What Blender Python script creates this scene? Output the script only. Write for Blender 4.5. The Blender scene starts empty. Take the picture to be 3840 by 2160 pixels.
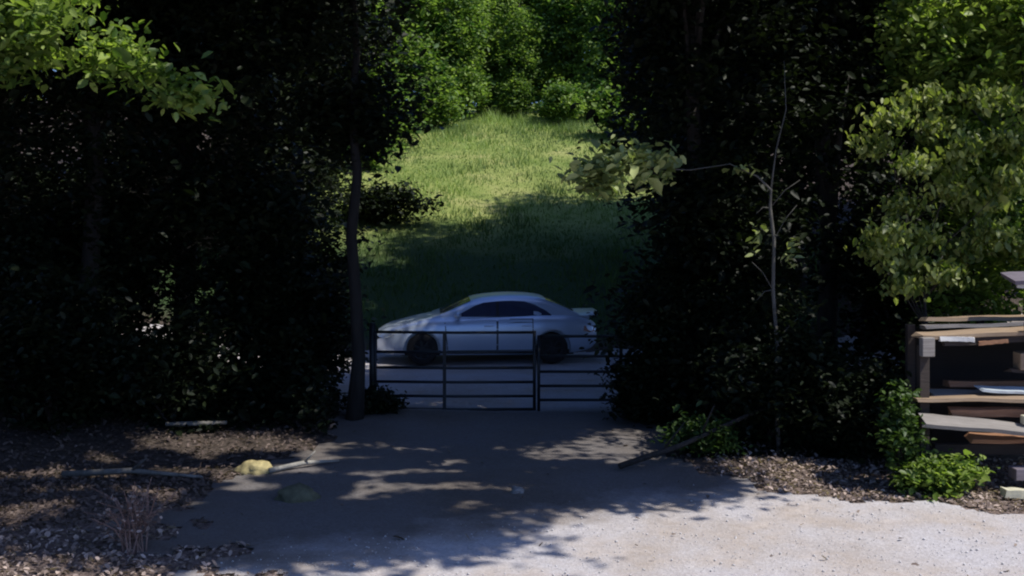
import bpy, bmesh, math, random
import numpy as np
from mathutils import Vector, Matrix, noise as mnoise

C = bpy.context.scene
COL = C.collection
PI = math.pi
R = math.radians

# ------------------------------------------------------------------ camera
F = 1100.0          # focal length in pixels of a 1024 wide frame
HZ = 206.0          # horizon row
CAMZ = 3.3
cam_d = bpy.data.cameras.new('camera')
cam_d.sensor_width = 36.0
cam_d.lens = 36.0 * F / 1024.0
cam_d.shift_y = (HZ - 288.0) / 1024.0
cam_d.clip_start = 0.1
cam_d.clip_end = 3000.0
cam = bpy.data.objects.new('camera', cam_d)
cam.location = (0, 0, CAMZ)
cam.rotation_euler = (R(90), 0, 0)
COL.objects.link(cam)
C.camera = cam

def P(px, py, D):
    return Vector(((px - 512) / F * D, D, CAMZ - (py - HZ) / F * D))

# ------------------------------------------------------------------ light
AZ = 115.0           # sun azimuth from +Y towards +X
EL = 55.0
w = bpy.data.worlds.new('World')
C.world = w
w.use_nodes = True
nt = w.node_tree
bg = nt.nodes['Background']
sky = nt.nodes.new('ShaderNodeTexSky')
sky.sky_type = 'NISHITA'
sky.sun_disc = False
sky.ozone_density = 4.0
sky.sun_elevation = R(EL)
sky.sun_rotation = R(AZ)
tint = nt.nodes.new('ShaderNodeMix'); tint.data_type = 'RGBA'; tint.blend_type = 'MULTIPLY'
tint.inputs[0].default_value = 1.0; tint.inputs[7].default_value = (0.74, 0.88, 1.25, 1)
nt.links.new(sky.outputs[0], tint.inputs[6]); nt.links.new(tint.outputs[2], bg.inputs[0])
bg.inputs[1].default_value = 0.12
sd = bpy.data.lights.new('sun', 'SUN')
sd.energy = 5.0
sd.angle = R(0.6)
sd.color = (1.0, 0.95, 0.87)
so = bpy.data.objects.new('sun', sd)
sv = Vector((math.sin(R(AZ)) * math.cos(R(EL)), math.cos(R(AZ)) * math.cos(R(EL)), math.sin(R(EL))))
so.rotation_euler = sv.to_track_quat('Z', 'Y').to_euler()
so.location = (20, 5, 30)
COL.objects.link(so)

C.view_settings.view_transform = 'Standard'
C.view_settings.look = 'None'
C.view_settings.exposure = 0
C.render.engine = 'CYCLES'
C.cycles.max_bounces = 6
C.cycles.diffuse_bounces = 3
C.cycles.glossy_bounces = 3
C.cycles.transmission_bounces = 4
C.cycles.pixel_filter_type = 'BLACKMAN_HARRIS'
C.cycles.filter_width = 2.1

# ------------------------------------------------------------------ helpers
def tag(o, label=None, cat=None, group=None, kind=None):
    if label: o['label'] = label
    if cat: o['category'] = cat
    if group: o['group'] = group
    if kind: o['kind'] = kind
    return o

def empty(name, loc, label, cat, group=None, rz=0.0):
    o = bpy.data.objects.new(name, None)
    o.empty_display_size = 0.2
    COL.objects.link(o)
    o.location = loc
    o.rotation_euler = (0, 0, rz)
    return tag(o, label, cat, group)

def link_mesh(name, me, m, parent=None):
    o = bpy.data.objects.new(name, me)
    COL.objects.link(o)
    if m is not None and len(me.materials) == 0:
        me.materials.append(m)
    if parent is not None:
        o.parent = parent
    return o

def mesh_np(name, V, faces_flat, loop_start, attr=None, smooth=False):
    me = bpy.data.meshes.new(name)
    V = np.asarray(V, dtype=np.float32)
    me.vertices.add(len(V))
    me.vertices.foreach_set('co', V.ravel())
    me.loops.add(len(faces_flat))
    me.loops.foreach_set('vertex_index', np.asarray(faces_flat, dtype=np.int32))
    me.polygons.add(len(loop_start))
    me.polygons.foreach_set('loop_start', np.asarray(loop_start, dtype=np.int32))
    me.update(calc_edges=True)
    if attr is not None:
        a = me.attributes.new('v', 'FLOAT', 'POINT')
        a.data.foreach_set('value', np.asarray(attr, dtype=np.float32))
    if smooth:
        me.polygons.foreach_set('use_smooth', np.ones(len(loop_start), dtype=bool))
    return me

class MB:
    """collects simple shapes into one mesh"""
    def __init__(s): s.v = []; s.f = []
    def add(s, vs, fs):
        n = len(s.v)
        s.v += [tuple(v) for v in vs]
        s.f += [tuple(i + n for i in f) for f in fs]
    def box(s, c, d, rot=None, taper=1.0):
        c = Vector(c); h = Vector(d) / 2
        vs = []
        for sz in (-1, 1):
            for sx, sy in ((-1, -1), (1, -1), (1, 1), (-1, 1)):
                t = taper if sz > 0 else 1.0
                p = Vector((sx * h.x * t, sy * h.y * t, sz * h.z))
                if rot is not None: p = rot @ p
                vs.append(c + p)
        s.add(vs, [(3, 2, 1, 0), (4, 5, 6, 7), (0, 1, 5, 4), (1, 2, 6, 5), (2, 3, 7, 6), (3, 0, 4, 7)])
    def tube(s, pts, rad, n=8, cap=True):
        pts = [Vector(p) for p in pts]
        rads = rad if isinstance(rad, (list, tuple)) else [rad] * len(pts)
        rings = []
        up = Vector((0.13, 0.21, 1)).normalized()
        for i, p in enumerate(pts):
            d = (pts[min(i + 1, len(pts) - 1)] - pts[max(i - 1, 0)]).normalized()
            u = up
            if abs(d.dot(u)) > 0.93: u = Vector((1, 0.2, 0)).normalized()
            a = d.cross(u).normalized(); b = d.cross(a).normalized()
            rings.append([p + (a * math.cos(2 * PI * k / n) + b * math.sin(2 * PI * k / n)) * rads[i] for k in range(n)])
        vs = [q for r in rings for q in r]
        fs = []
        for i in range(len(rings) - 1):
            for k in range(n):
                fs.append((i * n + k, (i + 1) * n + k, (i + 1) * n + (k + 1) % n, i * n + (k + 1) % n))
        if cap:
            fs.append(tuple(range(n)))
            fs.append(tuple(reversed(range((len(rings) - 1) * n, len(rings) * n))))
        s.add(vs, fs)
    def build(s, name, m, parent=None, smooth=False, bevel=0.0, seg=2):
        me = bpy.data.meshes.new(name)
        me.from_pydata(s.v, [], s.f)
        bm = bmesh.new(); bm.from_mesh(me)
        bmesh.ops.recalc_face_normals(bm, faces=bm.faces)
        if bevel > 0:
            bmesh.ops.bevel(bm, geom=bm.edges[:], offset=bevel, segments=seg, affect='EDGES', profile=0.5)
        bm.to_mesh(me); bm.free()
        if smooth:
            me.polygons.foreach_set('use_smooth', [True] * len(me.polygons))
        return link_mesh(name, me, m, parent)

def grid_mesh(name, G, m, parent=None, smooth=True, thick=0.0, flip=False):
    """G: rows x cols of points"""
    nr, nc = len(G), len(G[0])
    vs = [tuple(p) for r in G for p in r]
    fs = []
    for i in range(nr - 1):
        for j in range(nc - 1):
            q = (i * nc + j, i * nc + j + 1, (i + 1) * nc + j + 1, (i + 1) * nc + j)
            fs.append(tuple(reversed(q)) if flip else q)
    me = bpy.data.meshes.new(name)
    me.from_pydata(vs, [], fs)
    if smooth: me.polygons.foreach_set('use_smooth', [True] * len(me.polygons))
    return link_mesh(name, me, m, parent)

# ------------------------------------------------------------------ materials
def newmat(name):
    m = bpy.data.materials.new(name)
    m.use_nodes = True
    n = m.node_tree
    b = n.nodes['Principled BSDF']
    return m, n, b

def ramp(n, fac, stops):
    r = n.nodes.new('ShaderNodeValToRGB')
    while len(r.color_ramp.elements) < len(stops): r.color_ramp.elements.new(0.5)
    for e, (p, c) in zip(r.color_ramp.elements, stops):
        e.position = p; e.color = (*c, 1)
    n.links.new(fac, r.inputs[0])
    return r.outputs[0]

def noise(n, scale, detail=4, rough=0.6, vec=None, dist=0.0):
    t = n.nodes.new('ShaderNodeTexNoise')
    t.inputs['Scale'].default_value = scale
    t.inputs['Detail'].default_value = detail
    t.inputs['Roughness'].default_value = rough
    t.inputs['Distortion'].default_value = dist
    if vec is not None: n.links.new(vec, t.inputs['Vector'])
    return t.outputs[0]

def pos(n):
    return n.nodes.new('ShaderNodeNewGeometry').outputs['Position']

def objco(n):
    return n.nodes.new('ShaderNodeTexCoord').outputs['Object']

def math_(n, op, a, b=None, c=None, clamp=False):
    t = n.nodes.new('ShaderNodeMath'); t.operation = op; t.use_clamp = clamp
    for i, x in enumerate((a, b, c)):
        if x is None: continue
        if isinstance(x, (int, float)): t.inputs[i].default_value = x
        else: n.links.new(x, t.inputs[i])
    return t.outputs[0]

def mixc(n, fac, a, b, mode='MIX'):
    t = n.nodes.new('ShaderNodeMix'); t.data_type = 'RGBA'; t.blend_type = mode
    for s, x in ((0, fac), (6, a), (7, b)):
        if isinstance(x, (int, float)): t.inputs[s].default_value = x
        elif isinstance(x, tuple): t.inputs[s].default_value = (*x, 1)
        else: n.links.new(x, t.inputs[s])
    return t.outputs[2]

def bump(n, b, h, strength=0.5, dist=0.02):
    t = n.nodes.new('ShaderNodeBump')
    t.inputs['Strength'].default_value = strength
    t.inputs['Distance'].default_value = dist
    n.links.new(h, t.inputs['Height'])
    n.links.new(t.outputs[0], b.inputs['Normal'])

def leafmat(name, dark, light, trans=0.35, rough=0.45, spec=0.35):
    m, n, b = newmat(name)
    a = n.nodes.new('ShaderNodeAttribute'); a.attribute_name = 'v'
    col = ramp(n, a.outputs['Fac'], [(0.0, dark), (0.65, tuple((x + y) / 2 for x, y in zip(dark, light))), (1.0, light)])
    n.links.new(col, b.inputs['Base Color'])
    b.inputs['Roughness'].default_value = rough
    b.inputs['Specular IOR Level'].default_value = spec
    t = n.nodes.new('ShaderNodeBsdfTranslucent')
    tc = mixc(n, 1.0, col, (1.5, 1.7, 0.7), 'MULTIPLY')
    n.links.new(tc, t.inputs[0])
    mx = n.nodes.new('ShaderNodeMixShader'); mx.inputs[0].default_value = trans
    n.links.new(b.outputs[0], mx.inputs[1]); n.links.new(t.outputs[0], mx.inputs[2])
    n.links.new(mx.outputs[0], n.nodes['Material Output'].inputs[0])
    return m

def bark(name, c1, c2, scale=9):
    m, n, b = newmat(name)
    mp = n.nodes.new('ShaderNodeMapping'); mp.inputs['Scale'].default_value = (1, 1, 0.22)
    n.links.new(pos(n), mp.inputs[0])
    f = noise(n, scale, 6, 0.65, mp.outputs[0], 0.4)
    n.links.new(ramp(n, f, [(0.3, c1), (0.7, c2)]), b.inputs['Base Color'])
    b.inputs['Roughness'].default_value = 0.9
    bump(n, b, f, 0.8, 0.03)
    return m

def simple(name, c, rough=0.6, metal=0.0, var=0.25, scale=6, bumps=0.0):
    m, n, b = newmat(name)
    f = noise(n, scale, 5, 0.6, objco(n))
    d = tuple(x * (1 - var) for x in c); l = tuple(min(1, x * (1 + var)) for x in c)
    n.links.new(ramp(n, f, [(0.3, d), (0.7, l)]), b.inputs['Base Color'])
    b.inputs['Roughness'].default_value = rough
    b.inputs['Metallic'].default_value = metal
    if bumps: bump(n, b, f, bumps, 0.02)
    return m

def wood(name, c1, c2, axis=0):
    m, n, b = newmat(name)
    mp = n.nodes.new('ShaderNodeMapping')
    sc = [14, 14, 14]; sc[axis] = 0.9
    mp.inputs['Scale'].default_value = sc
    n.links.new(objco(n), mp.inputs[0])
    f = noise(n, 3.0, 6, 0.7, mp.outputs[0], 0.6)
    g = noise(n, 1.3, 3, 0.5, objco(n))
    c = ramp(n, f, [(0.25, c1), (0.75, c2)])
    c = mixc(n, math_(n, 'MULTIPLY', g, 0.6), c, tuple(x * 0.45 for x in c1))
    n.links.new(c, b.inputs['Base Color'])
    b.inputs['Roughness'].default_value = 0.85
    bump(n, b, f, 0.5, 0.01)
    return m

M = {}
M['leaf_dark'] = leafmat('leaf_dark', (0.005, 0.009, 0.0045), (0.022, 0.032, 0.013), 0.18, 0.5, 0.22)  # shaded leaf copy, darkness put into the colour; leaf_lit is the sunlit copy
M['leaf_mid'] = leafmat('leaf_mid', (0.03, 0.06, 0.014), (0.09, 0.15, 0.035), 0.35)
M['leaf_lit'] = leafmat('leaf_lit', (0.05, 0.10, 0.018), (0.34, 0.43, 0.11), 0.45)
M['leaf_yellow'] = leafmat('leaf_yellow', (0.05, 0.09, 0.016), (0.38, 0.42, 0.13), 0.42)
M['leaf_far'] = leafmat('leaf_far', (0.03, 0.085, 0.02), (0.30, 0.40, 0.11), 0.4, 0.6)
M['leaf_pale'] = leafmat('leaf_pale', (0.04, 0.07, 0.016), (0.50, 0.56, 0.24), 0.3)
M['grass'] = leafmat('grass_blades', (0.05, 0.095, 0.03), (0.37, 0.48, 0.15), 0.3, 0.7)
M['litter'] = leafmat('dry_leaves', (0.10, 0.072, 0.06), (0.56, 0.44, 0.38), 0.15, 0.8)
M['bark_dark'] = bark('bark_dark', (0.015, 0.012, 0.010), (0.05, 0.042, 0.035))
M['bark_grey'] = bark('bark_grey', (0.09, 0.085, 0.075), (0.22, 0.21, 0.19))
M['bark_pale'] = bark('bark_pale', (0.22, 0.21, 0.18), (0.42, 0.40, 0.35))
M['bark_black'] = bark('bark_black', (0.006, 0.005, 0.0045), (0.024, 0.021, 0.018))
M['bark_stem'] = bark('bark_stem', (0.05, 0.047, 0.042), (0.14, 0.135, 0.12))
M['twig'] = bark('dry_twig', (0.16, 0.09, 0.075), (0.36, 0.24, 0.19), 30)

# ground: forest floor, turning to meadow beyond the cross road
m, n, b = newmat('ground')
p = pos(n)
sx = n.nodes.new('ShaderNodeSeparateXYZ'); n.links.new(p, sx.inputs[0])
f1 = noise(n, 0.5, 5, 0.6, p); f2 = noise(n, 14, 6, 0.7, p); f3 = noise(n, 0.16, 3, 0.5, p)
soil = ramp(n, f2, [(0.25, (0.06, 0.045, 0.038)), (0.5, (0.21, 0.16, 0.14)), (0.78, (0.42, 0.33, 0.29))])
mead = ramp(n, f1, [(0.3, (0.15, 0.21, 0.05)), (0.55, (0.26, 0.30, 0.09)), (0.75, (0.36, 0.35, 0.14))])
meadow_shade = math_(n, 'MULTIPLY_ADD', math_(n, 'ADD', sx.outputs[1], math_(n, 'MULTIPLY', f1, 5.0)), -0.16, 6.6, clamp=True)
mead = mixc(n, meadow_shade, mead, (0.05, 0.085, 0.035))  # lower meadow greener and darker, its shade put into the colour
yy = math_(n, 'ADD', sx.outputs[1], math_(n, 'MULTIPLY', f1, 1.6))
k = math_(n, 'MULTIPLY_ADD', yy, 0.8, -21.0, clamp=True)
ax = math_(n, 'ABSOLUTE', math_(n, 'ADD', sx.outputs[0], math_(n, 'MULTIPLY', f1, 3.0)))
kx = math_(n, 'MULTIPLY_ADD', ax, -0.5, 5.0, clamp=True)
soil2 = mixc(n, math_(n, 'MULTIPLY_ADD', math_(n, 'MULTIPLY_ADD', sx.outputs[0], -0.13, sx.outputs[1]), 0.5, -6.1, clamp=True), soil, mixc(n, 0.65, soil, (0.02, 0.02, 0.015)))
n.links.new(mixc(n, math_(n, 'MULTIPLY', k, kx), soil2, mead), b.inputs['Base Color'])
b.inputs['Roughness'].default_value = 0.95
b.inputs['Specular IOR Level'].default_value = 0.1
bump(n, b, f2, 0.9, 0.05)
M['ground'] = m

# gravel of drive and lane
m, n, b = newmat('gravel')
p = pos(n)
sx = n.nodes.new('ShaderNodeSeparateXYZ'); n.links.new(p, sx.inputs[0])
vor = n.nodes.new('ShaderNodeTexVoronoi'); vor.inputs['Scale'].default_value = 38; n.links.new(p, vor.inputs['Vector'])
f1 = noise(n, 1.1, 6, 0.65, p); f2 = noise(n, 30, 5, 0.75, p); f3 = noise(n, 7.0, 5, 0.7, p)
st = ramp(n, f2, [(0.28, (0.36, 0.34, 0.345)), (0.5, (0.49, 0.47, 0.475)), (0.74, (0.60, 0.585, 0.59))])
du = ramp(n, f3, [(0.3, (0.36, 0.31, 0.27)), (0.7, (0.56, 0.50, 0.45))])
k1 = math_(n, 'MULTIPLY_ADD', f1, 4.0, -1.75, clamp=True)
base = mixc(n, k1, st, du)
# packed dirt before the gate, plus tree shade painted along the shadow edge
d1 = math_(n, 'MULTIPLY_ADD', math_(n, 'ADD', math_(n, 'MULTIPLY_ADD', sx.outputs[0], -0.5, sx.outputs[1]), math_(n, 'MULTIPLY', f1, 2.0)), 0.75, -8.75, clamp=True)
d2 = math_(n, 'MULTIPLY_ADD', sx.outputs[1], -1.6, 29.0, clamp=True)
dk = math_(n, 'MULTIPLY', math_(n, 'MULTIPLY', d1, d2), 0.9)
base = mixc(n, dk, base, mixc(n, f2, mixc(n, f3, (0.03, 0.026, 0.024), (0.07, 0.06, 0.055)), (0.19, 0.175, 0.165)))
vc = ramp(n, vor.outputs[1], [(0.0, (0.88, 0.87, 0.86)), (1.0, (1.06, 1.05, 1.05))])
base = mixc(n, 0.8, base, vc, 'MULTIPLY')
pt = ramp(n, noise(n, 0.45, 4, 0.6, p, 0.5), [(0.33, (0.84, 0.79, 0.73)), (0.5, (0.98, 0.965, 0.95)), (0.64, (0.99, 1.0, 1.03))])
base = mixc(n, 1.0, base, pt, 'MULTIPLY')
n.links.new(base, b.inputs['Base Color'])
b.inputs['Roughness'].default_value = 0.9
b.inputs['Specular IOR Level'].default_value = 0.2
bump(n, b, math_(n, 'ADD', math_(n, 'MULTIPLY', vor.outputs[0], 0.5), f2), 0.45, 0.02)
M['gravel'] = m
M['stone'] = simple('pebbles', (0.56, 0.54, 0.525), 0.9, 0, 0.2, 9)
M['rock_yellow'] = simple('rock_yellow', (0.36, 0.30, 0.14), 0.9, 0, 0.45, 9, 0.6)
M['rock_green'] = simple('rock_green', (0.10, 0.10, 0.06), 0.9, 0, 0.35, 9, 0.6)
M['rock_grey'] = simple('rock_grey', (0.20, 0.19, 0.18), 0.9, 0, 0.3, 9, 0.6)

# ------------------------------------------------------------------ terrain
def smooth(a, b_, x):
    t = np.clip((x - a) / (b_ - a), 0, 1); return t * t * (3 - 2 * t)

def hz(x, y):
    x = np.asarray(x, dtype=float); y = np.asarray(y, dtype=float)
    t = np.clip(y - 25.0, 0, 36.0)
    z = 0.236 * t * t / (t + 0.8)
    z = z + 0.10 * np.clip(y - 61, 0, 60)
    z = z + 0.14 * np.clip(-4.2 - x, 0, 9) * smooth(13, 17, y) * (1 - 0.6 * smooth(25, 40, y))
    z = z + 0.12 * np.clip(x - 4.6, 0, 9) * smooth(13.5, 17, y) * (1 - 0.6 * smooth(25, 40, y))
    far = np.clip((np.abs(x) - 60) / 100, 0, 1)
    z = z * (1 - 0.6 * far)
    z = z + 0.025 * np.sin(1.7 * x + 0.6 * y) * np.sin(1.1 * y - 0.5 * x) * smooth(12, 14, y)
    z = z + 0.18 * np.sin(0.35 * x + 1) * np.sin(0.27 * y) * smooth(28, 36, y)
    return z

def H(x, y): return float(hz(x, y))

def tensor_sheet(name, xs, ys, mat, dz=0.0, mask=None, jitter=0.0, seed=0):
    X, Y = np.meshgrid(xs, ys)
    Z = hz(X, Y) + dz
    if jitter:
        rg = np.random.default_rng(seed)
        Z = Z + rg.uniform(-jitter, jitter, Z.shape)
    V = np.stack([X, Y, Z], -1).reshape(-1, 3)
    ny, nx = X.shape
    I = np.arange(ny * nx).reshape(ny, nx)
    Q = np.stack([I[:-1, :-1], I[:-1, 1:], I[1:, 1:], I[1:, :-1]], -1).reshape(-1, 4)
    if mask is not None:
        cx = V[Q].mean(1)
        Q = Q[mask(cx[:, 0], cx[:, 1])]
        used = np.unique(Q); remap = np.zeros(len(V), int); remap[used] = np.arange(len(used))
        V = V[used]; Q = remap[Q]
    me = mesh_np(name, V, Q.ravel(), np.arange(len(Q)) * 4, smooth=True)
    return link_mesh(name, me, mat)

xs = np.unique(np.concatenate([np.linspace(-420, -60, 14), np.linspace(-60, -14, 30), np.arange(-14, 14.01, 0.22), np.linspace(14, 60, 30), np.linspace(60, 420, 14)]))
ys = np.unique(np.concatenate([np.linspace(-60, 6, 20), np.arange(6, 30.01, 0.22), np.arange(30, 66, 0.6), np.linspace(66, 140, 30), np.linspace(140, 700, 14)]))
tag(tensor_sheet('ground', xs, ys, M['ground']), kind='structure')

def wob(x, y, s=1.0):
    return (np.sin(2.3 * x + 1.3 * y) + np.sin(5.1 * y - 3.7 * x + 1) * 0.6 + np.sin(11.3 * x + 7.7 * y) * 0.35) * 0.16 * s

def drive_mask(x, y):
    e = wob(x, y)
    near = (y < 12.9 + e) & (x > -2.6 - np.clip(y - 9.75, 0, 1.6) * 0.75 + e * 2.4) & (y < 12.6 - np.clip(x - 3.4, 0, 9) * 0.5 + e)
    throat = (y > 12.0) & (y < 18.6) & (x > -2.7 - 0.5 * np.clip(14.6 - y, 0, 2) + e) & (x < 2.3 + 0.7 * np.clip(14.0 - y, 0, 2) + e)
    beyond = (y >= 18.4) & (y < 25.0 + e) & (x > -3.6 - np.clip(y - 19.5, 0, 1.5) * 12 + e) & (x < 3.6 + np.clip(y - 19.5, 0, 1.5) * 12 + e)
    return near | throat | beyond

gx = np.arange(-22, 22, 0.09); gy = np.arange(2, 26, 0.09)
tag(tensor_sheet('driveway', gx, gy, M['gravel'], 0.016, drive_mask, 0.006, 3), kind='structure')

# ------------------------------------------------------------------ foliage builders
def leaf_arrays(rng, Cn, size, flat=0.5, asp=0.55, droop=0.0):
    N = len(Cn)
    th = rng.uniform(0, 2 * PI, N)
    d = np.stack([np.cos(th), np.sin(th), rng.normal(-droop, 0.45, N)], -1)
    d /= np.linalg.norm(d, axis=1, keepdims=True)
    nrm = rng.normal(0, 1, (N, 3)); nrm[:, 2] = np.abs(nrm[:, 2]) + flat * 2
    s = np.cross(d, nrm); s /= np.linalg.norm(s, axis=1, keepdims=True) + 1e-9
    up = np.cross(s, d)
    L = (size * np.exp(rng.normal(0, 0.30, N)))[:, None]
    W = L * asp * 0.5
    zz = np.array([0, 0, 1]) * L
    curl = rng.uniform(0.02, 0.22, N)[:, None]
    v0 = Cn - d * L * 0.5
    v3 = Cn + d * L * 0.5 - zz * curl
    a1 = Cn - d * L * 0.22; a2 = Cn + d * L * 0.15 - zz * curl * 0.3
    v1 = a1 + s * W * 0.85 + up * L * 0.08
    v2 = a2 + s * W * 0.90 + up * L * 0.07
    v4 = a2 - s * W * 0.90 + up * L * 0.07
    v5 = a1 - s * W * 0.85 + up * L * 0.08
    V = np.stack([v0, v1, v2, v3, v4, v5], 1).reshape(-1, 3)
    i = np.arange(N)[:, None] * 6
    Fc = np.concatenate([i, i + 1, i + 2, i + 3, i, i + 3, i + 4, i + 5], 1).ravel()
    return V, Fc

def leaf_mesh(name, rng, Cn, size, val=None, **kw):
    V, Fc = leaf_arrays(rng, Cn, size, **kw)
    if val is None: val = rng.uniform(0, 1, len(Cn))
    return mesh_np(name, V, Fc, np.arange(len(Fc) // 4) * 4, np.repeat(val, 6))

def crown_points(rng, c, rad, nclump, per, cr, shell=2.2, zmin=None):
    c = np.array(c, float); rad = np.array(rad, float)
    k = rng.normal(0, 1, (nclump * 3, 3)); k /= np.linalg.norm(k, axis=1, keepdims=True)
    r = rng.uniform(0, 1, len(k)) ** (1 / shell)
    # bumpy outline
    bumpy = 0.80 + 0.30 * np.sin(k[:, 0] * 5.1 + rng.uniform(0, 6)) * np.sin(k[:, 2] * 4.3 + rng.uniform(0, 6)) + rng.normal(0, 0.07, len(k))
    q = c + k * (r * bumpy)[:, None] * rad
    if zmin is not None: q = q[q[:, 2] > zmin]
    q = q[:nclump]
    a = np.repeat(q, per, 0)
    sc = np.repeat(rng.uniform(0.6, 1.4, len(q)) * cr, per)[:, None]
    off = rng.normal(0, 1, (len(a), 3)) * sc * np.array([1, 1, 0.62])
    out = a + off
    val = np.clip(np.repeat(rng.uniform(0, 0.75, len(q)), per) + rng.uniform(-0.2, 0.45, len(a)), 0, 1)
    return out, val, q

def trunk_mb(rng, base, top, r0, r1, limbs=(), lean=0.15, n=9):
    mb = MB()
    base = Vector(base); top = Vector(top)
    pts = []; rr = []
    steps = 9
    for i in range(steps + 1):
        t = i / steps
        p = base.lerp(top, t)
        p += Vector((rng.normal(0, lean) * 0.25, rng.normal(0, lean) * 0.25, 0)) * (0 if i in (0,) else 1)
        pts.append(p); rr.append((r0 * (1.35 if i == 0 else 1)) * (1 - t) + r1 * t)
    pts[0].z -= 0.15
    mb.tube(pts, rr, n)
    for q in limbs:
        q = Vector(q)
        hgt = min(max((q.z - base.z) * 0.72 / max(0.1, (top.z - base.z)), 0.12), 0.92)
        i = int(hgt * steps); s = pts[i]
        md = s.lerp(q, 0.5) + Vector((0, 0, 0.15 * (q - s).length * rng.uniform(-0.3, 1)))
        mb.tube([s, md, q], [rr[i] * 0.55, rr[i] * 0.35, rr[i] * 0.12], 6)
    return mb

SEED = [100]
def nrng():
    SEED[0] += 1
    return np.random.default_rng(SEED[0])

def tree(name, label, x, y, h, crowns, trunk_r, leaf, size, nclump, per, cr, bk='bark_dark', cat='tree', group=None, shell=2.2, flat=0.5, droop=0.15, zmin=None, nl=10, trunk_h=None, tl=0.7):
    """crowns: list of (dx, dy, zc, rx, ry, rz, share)"""
    rng = nrng()
    z0 = H(x, y)
    t = empty(name, (x, y, z0), label, cat, group)
    pts, vals, qs = [], [], []
    for (dx, dy, zc, rx, ry, rz, sh) in crowns:
        o, v, q = crown_points(rng, (dx, dy, zc), (rx, ry, rz), max(3, int(nclump * sh)), per, cr, shell, zmin)
        pts.append(o); vals.append(v); qs.append(q)
    pts = np.concatenate(pts); vals = np.concatenate(vals); qs = np.concatenate(qs)
    me = leaf_mesh('crown', rng, pts, size, vals, flat=flat, droop=droop)
    link_mesh('crown', me, M[leaf], t)
    if trunk_r > 0:
        lim = [qs[i] for i in rng.choice(len(qs), min(nl, len(qs)), replace=False)]
        top = (crowns[0][0] * tl, crowns[0][1] * tl, trunk_h or h * 0.85)
        trunk_mb(rng, (0, 0, 0), top, trunk_r, trunk_r * 0.25, lim).build('trunk', M[bk], t, smooth=True)
    return t

def copy_tree(src, x, y, rz, sc, label, group):
    r_ = src.copy(); COL.objects.link(r_)
    r_.location = (x, y, H(x, y)); r_.rotation_euler = (0, 0, rz); r_.scale = (sc, sc, sc)
    r_['label'] = label; r_['group'] = group
    for ch in list(src.children):
        c_ = ch.copy(); COL.objects.link(c_); c_.parent = r_
    return r_

def bush(name, label, x, y, rx, ry, h, leaf, size, nclump, per, cr, cat='shrub', group=None, flat=0.5, droop=0.1, stems=7, bk='bark_dark', lift=0.42):
    rng = nrng()
    z0 = H(x, y)
    t = empty(name, (x, y, z0), label, cat, group)
    o, v, q = crown_points(rng, (0, 0, h * 0.5), (rx, ry, h * 0.55), nclump, per, cr, 1.9, 0.03)
    o = o[o[:, 2] > 0.01]; v = v[:len(o)]
    link_mesh('foliage', leaf_mesh('foliage', rng, o, size, v, flat=flat, droop=droop), M[leaf], t)
    mb = MB()
    for i in rng.choice(len(q), min(stems, len(q)), replace=False):
        e = Vector(q[i]); s = Vector((rng.uniform(-.15, .15) * rx, rng.uniform(-.15, .15) * ry, -0.05))
        mb.tube([s, s.lerp(e, 0.5) + Vector((0, 0, 0.12 * h)), e], [0.022 * max(h, .4) ** .5, 0.015 * max(h, .4) ** .5, 0.005], 5)
    mb.build('stems', M[bk], t, smooth=True)
    return t

# ------------------------------------------------------------------ trees left of the gate
GL = 'dark trees standing left of the gate'
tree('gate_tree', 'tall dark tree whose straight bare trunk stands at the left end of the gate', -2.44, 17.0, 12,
     [(-0.85, 0.0, 7.4, 2.2, 1.8, 3.7, 0.8), (-0.1, 0.2, 4.6, 1.0, 0.9, 0.8, 0.14), (-1.7, 0.0, 3.3, 1.3, 1.2, 1.0, 0.2), (-1.2, -2.6, 9.2, 2.4, 1.4, 1.0, 0.5), (1.2, -4.7, 9.3, 2.5, 1.3, 0.8, 0.6)], 0.115, 'leaf_dark', 0.12, 420, 60, 0.26, trunk_h=8.5, nl=3, tl=0.05, bk='bark_black')  # last two crowns unseen, added overhead to shade the left floor
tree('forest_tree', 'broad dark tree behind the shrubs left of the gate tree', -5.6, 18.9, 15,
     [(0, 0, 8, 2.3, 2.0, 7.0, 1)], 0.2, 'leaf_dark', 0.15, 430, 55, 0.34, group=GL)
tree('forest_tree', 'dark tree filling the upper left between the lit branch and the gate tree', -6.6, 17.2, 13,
     [(0, 0, 6.8, 2.4, 2.2, 5.8, 1), (-0.4, -2.6, 9.2, 2.4, 1.4, 1.0, 0.4)], 0.17, 'leaf_dark', 0.12, 430, 60, 0.30, group=GL)  # second crown unseen, added to keep sun off the left shrubs
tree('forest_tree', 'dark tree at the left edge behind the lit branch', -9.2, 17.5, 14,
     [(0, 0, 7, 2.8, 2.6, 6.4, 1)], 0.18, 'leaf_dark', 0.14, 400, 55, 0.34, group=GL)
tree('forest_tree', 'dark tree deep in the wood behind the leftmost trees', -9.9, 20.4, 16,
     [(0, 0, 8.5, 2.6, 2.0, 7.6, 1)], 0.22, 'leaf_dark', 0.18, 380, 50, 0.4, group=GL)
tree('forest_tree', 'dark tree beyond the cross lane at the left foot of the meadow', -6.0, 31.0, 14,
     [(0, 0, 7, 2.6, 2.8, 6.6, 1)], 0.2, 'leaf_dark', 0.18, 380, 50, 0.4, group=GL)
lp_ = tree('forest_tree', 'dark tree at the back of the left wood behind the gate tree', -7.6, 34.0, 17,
     [(0, 0, 8.5, 3.0, 3.0, 8.2, 1), (0, -1, 1.6, 2.6, 1.4, 1.8, 0.25)], 0.22, 'leaf_dark', 0.2, 450, 50, 0.42, group=GL)
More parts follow.
